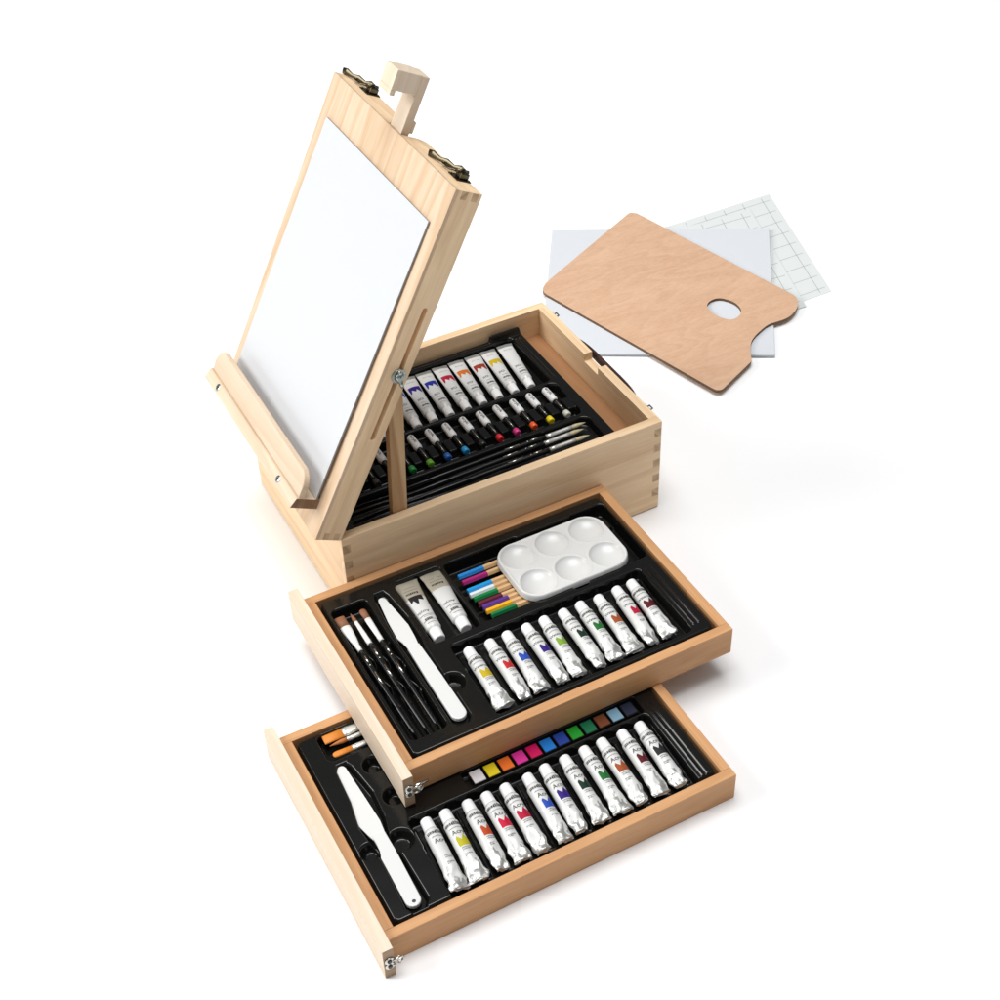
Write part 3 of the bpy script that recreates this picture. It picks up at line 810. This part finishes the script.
for k, (tx, ty, ex, ey, lab) in enumerate(((30.5, 6.15, 9.0, 6.1, 'cream tipped black brush lying closest to the pens in the art box'),
                                     (29.8, 5.3, 8.3, 5.05, 'cream tipped black brush between two others in the art box'),
                                     (29.8, 4.1, 8.0, 4.1, 'cream tipped black brush closest to the near wall of the art box'))):
    brush(lab, 'brushes in the art box', (tx, ty), (ex, ey), z, 'round', 'bristle_cream', Lb=1.7, Lf=3.1, wb=.36, hr=.23)

# ------------------------------------------------------------------ palette knives
def knife(label, loc, pts, hole, zt):
    t = thing('palette_knife', label, 'palette knife', loc, 0, 'white plastic palette knives')
    y_split = pts['neck']
    b = bmesh.new(); prism(b, pts['blade'], 0.05, .2, bev=.05); fixn(b); bm_obj('blade', b, 'white_plastic', t)
    b = bmesh.new(); prism(b, pts['handle'], 0, .36, bev=.1, seg=3); fixn(b)
    if hole:
        dome(b, (hole[0], hole[1], .355), .17, (0, 0, 1), .012, mi=1, n=14)
    bm_obj('knife_handle', b, ['white_plastic', 'ink'], t)
    return t
def arc(cx, cy, r, a0, a1, n=8): return [(cx+r*math.cos(a0+(a1-a0)*k/n), cy+r*math.sin(a0+(a1-a0)*k/n)) for k in range(n+1)]
knife('white plastic palette knife beside the brushes in the upper drawer', (UX, UY, TZU-.35),
      dict(neck=13.2, blade=[(6.42, 13.4), (6.25, 14.4), (6.05, 15.1), (6.2, 17.5)]+arc(6.9, 20.35, .36, PI*1.02, -.02*PI)+[(7.55, 18.0), (7.75, 16.2), (7.62, 14.6), (7.5, 13.4)],
           handle=[(6.35, 13.45), (6.22, 9.0)]+arc(6.95, 4.15, .74, PI, 2*PI)+[(7.62, 9.0), (7.55, 13.45)]), None, TZU)
knife('white palette knife with a hanging hole in the lower drawer', (LWX, LWY, TZL-.35),
      dict(neck=9.9, blade=[(3.25, 9.9), (3.05, 10.5), (2.72, 11.8), (2.85, 14.5), (3.35, 18.0)]+arc(3.85, 18.15, .38, PI, 0)+[(4.42, 14.5), (4.55, 11.5), (4.4, 9.9)],
           handle=[(3.25, 10.3), (3.3, 8.5), (3.0, 7.9)]+arc(3.62, 2.95, .68, PI, 2*PI)+[(4.4, 8.0), (4.42, 10.3)]), (3.62, 2.75), TZL)

# ------------------------------------------------------------------ coloured pencils
pn = [('blue', (.01, .23, .62, 1), 19.4), ('magenta', (.38, .01, .16, 1), 18.5), ('light blue', (.01, .30, .66, 1), 17.25), ('white', (.72, .76, .76, 1), 16.6), ('green', (.0, .19, .045, 1), 15.95),
      ('maroon', (.12, .015, .03, 1), 15.15), ('purple', (.10, .03, .26, 1), 14.55), ('yellow', (.80, .40, .01, 1), 13.9), ('dark green', (.01, .16, .05, 1), 13.25)]
for k, (n_, c, y) in enumerate(pn):
    plain('lacquer_'+n_.replace(' ', '_'), c, .25, coat=.4)
    lab = f'natural wood pencil with {n_} lacquered end under the white mixing palette'
    ends = (14.85, 14.85, 14.75, 14.7, 14.8, 14.9, 15.05, 15.1, 15.3)
    x0 = UX+ends[k]
    t = thing('coloured_pencil', lab, 'pencil', (x0, UY+y+.45, TZU-.62), 0, 'coloured pencils in the upper drawer')
    b = bmesh.new(); tube(b, [(0, 0, 0), (.05, 0, 0), (2.75-.05*k % .3, 0, 0)], [.27, .31, .31], 6, mi=0); fixn(b)
    for f in b.faces: f.smooth = False
    bm_obj('lacquered_end', b, 'lacquer_'+n_.replace(' ', '_'), t)
    b = bmesh.new(); tube(b, [(2.75-.05*k % .3, 0, 0), (14.3, 0, 0)], .305, 6); fixn(b)
    for f in b.faces: f.smooth = False
    bm_obj('pencil_shaft', b, 'pencil_wood', t)

# ------------------------------------------------------------------ white mixing palette
def f_pal(X, Y):
    Z = np.zeros_like(X)
    for cx in (2.15, 6.0, 9.85):
        for cy in (2.05, 6.05):
            d = np.hypot(X-cx, Y-cy)/1.72
            Z = Z-np.where(d < 1, .62*(np.clip(1-d*d, 0, 1))**.62, 0)
            Z = Z+.03*np.exp(-((d-1.06)/.07)**2)
    sd = sd_rr(X, Y, 0, 12.0, 0, 8.1, 2.1)
    Z = Z+.07*np.exp(-((sd+.2)/.12)**2)
    t = np.clip((sd+.13)/.13, 0, 1)
    Z = Z-.6*t**2.5
    return Z, sd < .08
mp_ = heightfield('mixing_palette', -.1, 12.1, -.1, 8.2, .055, f_pal, 'white_plastic', None, lambda X, Y: sd_rr(X, Y, 0, 12.0, 0, 8.1, 2.1))
mp_.location = (UX+18.75, UY+12.6, TZU+.38)
tag(mp_, 'white plastic mixing palette with six round wells over the pencils', 'mixing palette')

# ------------------------------------------------------------------ watercolour pans
wp = [('white', (.74, .74, .70, 1)), ('yellow', (.80, .66, .01, 1)), ('orange', (.82, .17, .015, 1)), ('pink', (.72, .03, .30, 1)), ('crimson', (.62, .0, .10, 1)), ('light blue', (.01, .20, .60, 1)),
      ('dark blue', (.012, .05, .30, 1)), ('bright green', (.01, .33, .02, 1)), ('emerald green', (.005, .16, .06, 1)), ('brown', (.17, .05, .015, 1)), ('pale blue', (.22, .42, .52, 1)), ('navy', (.015, .02, .045, 1))]
for k, (n_, c) in enumerate(wp):
    m = plain('pan_'+n_.replace(' ', '_'), (c[0]*.8, c[1]*.75, c[2]*.8, 1), .5, spec=.2, bump=.3, bscale=300)
    t = thing('watercolour_pan', f'{n_} watercolour pan in the strip behind the lower drawer tubes', 'paint pan', (LWX+13.95+1.415*k+.1, LWY+11.65, TZL-.72), 0, 'watercolour pans in the lower drawer')
    b = bmesh.new(); box(b, -.56, .56, -.68, .68, 0, .52, bev=.07); bm_obj('paint_cake', b, 'pan_'+n_.replace(' ', '_'), t)
    b = bmesh.new()
    for d in ((-.64, .64, -.78, -.70), (-.64, .64, .70, .78), (-.64, -.58, -.698, .698), (.58, .64, -.698, .698)): box(b, *d, -.02, .45, bev=0)
    bm_obj('pan_cup', b, 'black_plastic', t)

# ------------------------------------------------------------------ boards and palette behind the box
pal = [(65.46,51.52),(64.74,52.12),(63.67,51.72),(46.14,42.88),(45.19,41.85),(44.99,40.83),(45.21,39.89),(52.14,13.45),(52.37,12.96),(52.90,12.76),(53.49,12.95),(59.06,15.53),(59.48,16.03),(59.76,16.62),(60.50,17.70),(61.33,18.74),(62.34,19.50),(63.79,20.21),(65.33,20.75),(66.64,20.72),(67.73,20.70),(68.82,20.93),(70.16,21.65),(71.11,22.53),(71.75,23.61),(71.85,24.55)]
hole = [(61.08,27.88),(62.28,28.75),(63.59,28.48),(64.49,26.88),(64.28,25.11),(63.12,24.07),(61.84,24.10),(60.93,25.67)]
def smoothpoly(p, n=4):
    out = []
    for i in range(len(p)):
        p0, p1, p2, p3 = (Vector(p[(i+j-1) % len(p)]) for j in range(4))
        if (p2-p1).length > 3: out.append(tuple(p1)); continue
        for k in range(n):
            t = k/n
            a = 2*p1+(p2-p0 if (p1-p0).length < 3 else (p2-p1)*1.0)*t*1.0
            l0 = p1-p0 if (p1-p0).length < 3 else (p2-p1)
            l1 = p3-p2 if (p3-p2).length < 3 else (p2-p1)
            m1 = (l0+(p2-p1))/2; m2 = (l1+(p2-p1))/2
            h00 = 2*t**3-3*t**2+1; h10 = t**3-2*t**2+t; h01 = -2*t**3+3*t**2; h11 = t**3-t**2
            q = h00*p1+h10*m1+h01*p2+h11*m2; out.append((q.x, q.y))
    return out
def slab_with_hole(outer, inner_, z0, z1):
    bm = bmesh.new()
    def loop(pts): 
        vs = [bm.verts.new((x, y, z1)) for x, y in pts]
        return [bm.edges.new((vs[i], vs[(i+1) % len(vs)])) for i in range(len(vs))]
    es = loop(outer)+loop(inner_)
    bmesh.ops.triangle_fill(bm, edges=es, use_beauty=True, use_dissolve=False)
    fixn(bm)
    top = list(bm.faces)
    if top[0].normal.z < 0:
        for f in top: f.normal_flip()
    r = bmesh.ops.extrude_face_region(bm, geom=top)
    for v in [g for g in r['geom'] if isinstance(g, bmesh.types.BMVert)]: v.co.z = z0
    bm.normal_update()
    fixn(bm)
    for f in bm.faces: f.material_index = 1 if abs(f.normal.z) < .5 else 0
    return bm
b = slab_with_hole(smoothpoly(pal), smoothpoly(hole), .52, .9)
c0 = Vector((58, 33, 0))
for v in b.verts: v.co -= c0
p_ = bm_obj('wooden_palette', b, ['palette_ply', 'ply_edge']); p_.location = c0; 
tag(p_, 'brown plywood painting palette with thumb hole lying on the white boards', 'painting palette')
# orient the palette grain along its long side
mt = MATS['palette_ply'].node_tree
for n in mt.nodes:
    if n.type == 'MAPPING': n.inputs['Rotation'].default_value = (0, 0, -.35); n.inputs['Scale'].default_value = (.3, 1, 1)
b = bmesh.new(); bd = [(53.63, 54.33), (79.03, 39.63), (62.63, 15.60), (38.49, 30.33)]
prism(b, [(x-58, y-35) for x, y in bd], 0, .32, bev=.04, side_mi=1)
fixn(b)
cb = bm_obj('canvas_board', b, ['canvas', 'canvas_edge']); cb.location = (58, 35, .19)
tag(cb, 'pale blue grey blank canvas panel lying under the wooden palette', 'canvas board')
def sheet(label, P0, e1, e2, l1, l2, z, nu, nv, curl):
    """skewed gridded sheet, corner P0, slightly lifted at the free corner"""
    bm = bmesh.new(); N = 24; G = []
    def hz(u, v): return curl*(max(0, u)**3*(1-v*.3))
    def pt(u, v, dz=0): return (e1[0]*l1*u+e2[0]*l2*v, e1[1]*l1*u+e2[1]*l2*v, hz(1-u, 1-v)+dz)
    for i in range(N+1): G.append([bm.verts.new(pt(i/N, j/N)) for j in range(N+1)])
    for i in range(N):
        for j in range(N):
            f = bm.faces.new((G[i][j], G[i+1][j], G[i+1][j+1], G[i][j+1]))
    r = bmesh.ops.extrude_face_region(bm, geom=list(bm.faces))
    for v in [g for g in r['geom'] if isinstance(g, bmesh.types.BMVert)]: v.co.z -= .04
    fixn(bm)
    def st(u0, v0, u1, v1, w):
        n = 20; a = Vector((u1-u0, v1-v0)); 
        L = []
        for k in range(n+1):
            u, v = u0+(u1-u0)*k/n, v0+(v1-v0)*k/n
            if abs(u1-u0) > abs(v1-v0): q0, q1 = pt(u, v-w/l2, .012), pt(u, v+w/l2, .012)
            else: q0, q1 = pt(u-w/l1, v, .012), pt(u+w/l1, v, .012)
            L.append((bm.verts.new(q0), bm.verts.new(q1)))
        for k in range(n):
            f = bm.faces.new((L[k][0], L[k+1][0], L[k+1][1], L[k][1])); f.material_index = 1
    for k in range(1, nu+1): st(k/nu-.02*0-.5/nu, .02, k/nu-.5/nu, .98, .045)
    for k in range(1, nv+1): st(.02, (k-.45)/nv, .98, (k-.45)/nv, .045)
    o = bm_obj('grid_sheet', bm, ['paper', 'grid_ink']); o.location = (P0[0], P0[1], z)
    tag(o, label, 'paper sheet', 'grid ruled paper sheets')
    return o
e1 = (-.9999, .004); e2 = (-.2985, -.954)
sheet('grid ruled white sheet at the very bottom, its corner nearest the upper right', (84.79, 47.59), e1, e2, 25.0, 25.1, .045, 8, 9, .0)
sheet('grid ruled white sheet lying between the outer sheet and the canvas board', (80.1, 45.55), (-.9985, .06), (-.3147, -.949), 22.0, 24.3, .12, 7, 8, .0)

# ------------------------------------------------------------------ centimetres to metres
bpy.context.view_layer.update()
done = set()
for o in list(COL.objects):
    if o.type == 'MESH' and o.data.name not in done:
        done.add(o.data.name); o.data.transform(Matrix.Scale(S, 4)); o.data.update()
    o.location = o.location*S

# ------------------------------------------------------------------ camera (solved from the photograph)
yaw, pit, rol = 1.1122043884, 0.7099160858, -0.0442293346
f_px, ppx, ppy = 1503.943, 496.493, 475.598
cam = bpy.data.cameras.new('camera'); co = bpy.data.objects.new('camera', cam); COL.objects.link(co); scene.camera = co
d = Vector((math.cos(pit)*math.cos(yaw), math.cos(pit)*math.sin(yaw), -math.sin(pit)))
r = Vector((math.sin(yaw), -math.cos(yaw), 0)); u = r.cross(d)
r2 = math.cos(rol)*r+math.sin(rol)*u; u2 = -math.sin(rol)*r+math.cos(rol)*u
Mx = Matrix((r2, u2, -d)).transposed().to_4x4(); Mx.translation = Vector((-32.8361, -100.3972, 108.9815))*S
co.matrix_world = Mx
cam.sensor_width = 36; cam.lens = f_px/1000*36
cam.shift_x = (500-ppx)/1000; cam.shift_y = (ppy-500)/1000
cam.clip_start = .05; cam.clip_end = 100

# ------------------------------------------------------------------ light: white studio, big softbox from upper left behind
world = bpy.data.worlds.new('World'); scene.world = world; world.use_nodes = True
wn = world.node_tree; bg = wn.nodes['Background']; bg.inputs['Strength'].default_value = 1.0
tcw = wn.nodes.new('ShaderNodeTexCoord'); sx = wn.nodes.new('ShaderNodeSeparateXYZ'); rp = wn.nodes.new('ShaderNodeValToRGB')
wn.links.new(tcw.outputs['Generated'], sx.inputs[0]); wn.links.new(sx.outputs['Z'], rp.inputs['Fac']); wn.links.new(rp.outputs['Color'], bg.inputs['Color'])
el = rp.color_ramp.elements; el[0].position = 0; el[0].color = (.26, .26, .265, 1); el[1].position = 1; el[1].color = (1.1, 1.12, 1.14, 1)
e = el.new(.5); e.color = (.14, .14, .145, 1); e = el.new(.8); e.color = (.18, .18, .185, 1); e = el.new(.94); e.color = (.9, .92, .94, 1)
def area(name, loc, target, size, power, col=(1, 1, 1)):
    l = bpy.data.lights.new(name, 'AREA'); l.shape = 'SQUARE'; l.size = size; l.energy = power; l.color = col
    o = bpy.data.objects.new(name, l); COL.objects.link(o); o.location = loc
    o.rotation_euler = (Vector(target)-Vector(loc)).to_track_quat('-Z', 'Y').to_euler()
area('key_softbox', (-3.0, 1.3, 2.3), (.15, .0, 0), 2.0, 126, (1, .997, .99))
area('overhead_softbox', (.1, .15, 3.9), (.15, .3, 0), 2.2, 118, (1, 1, 1))

# ------------------------------------------------------------------ render settings
scene.render.engine = 'CYCLES'
scene.view_settings.view_transform = 'Standard'; scene.view_settings.look = 'None'
scene.view_settings.exposure = 0; scene.view_settings.gamma = 1
scene.render.resolution_x = scene.render.resolution_y = 1024
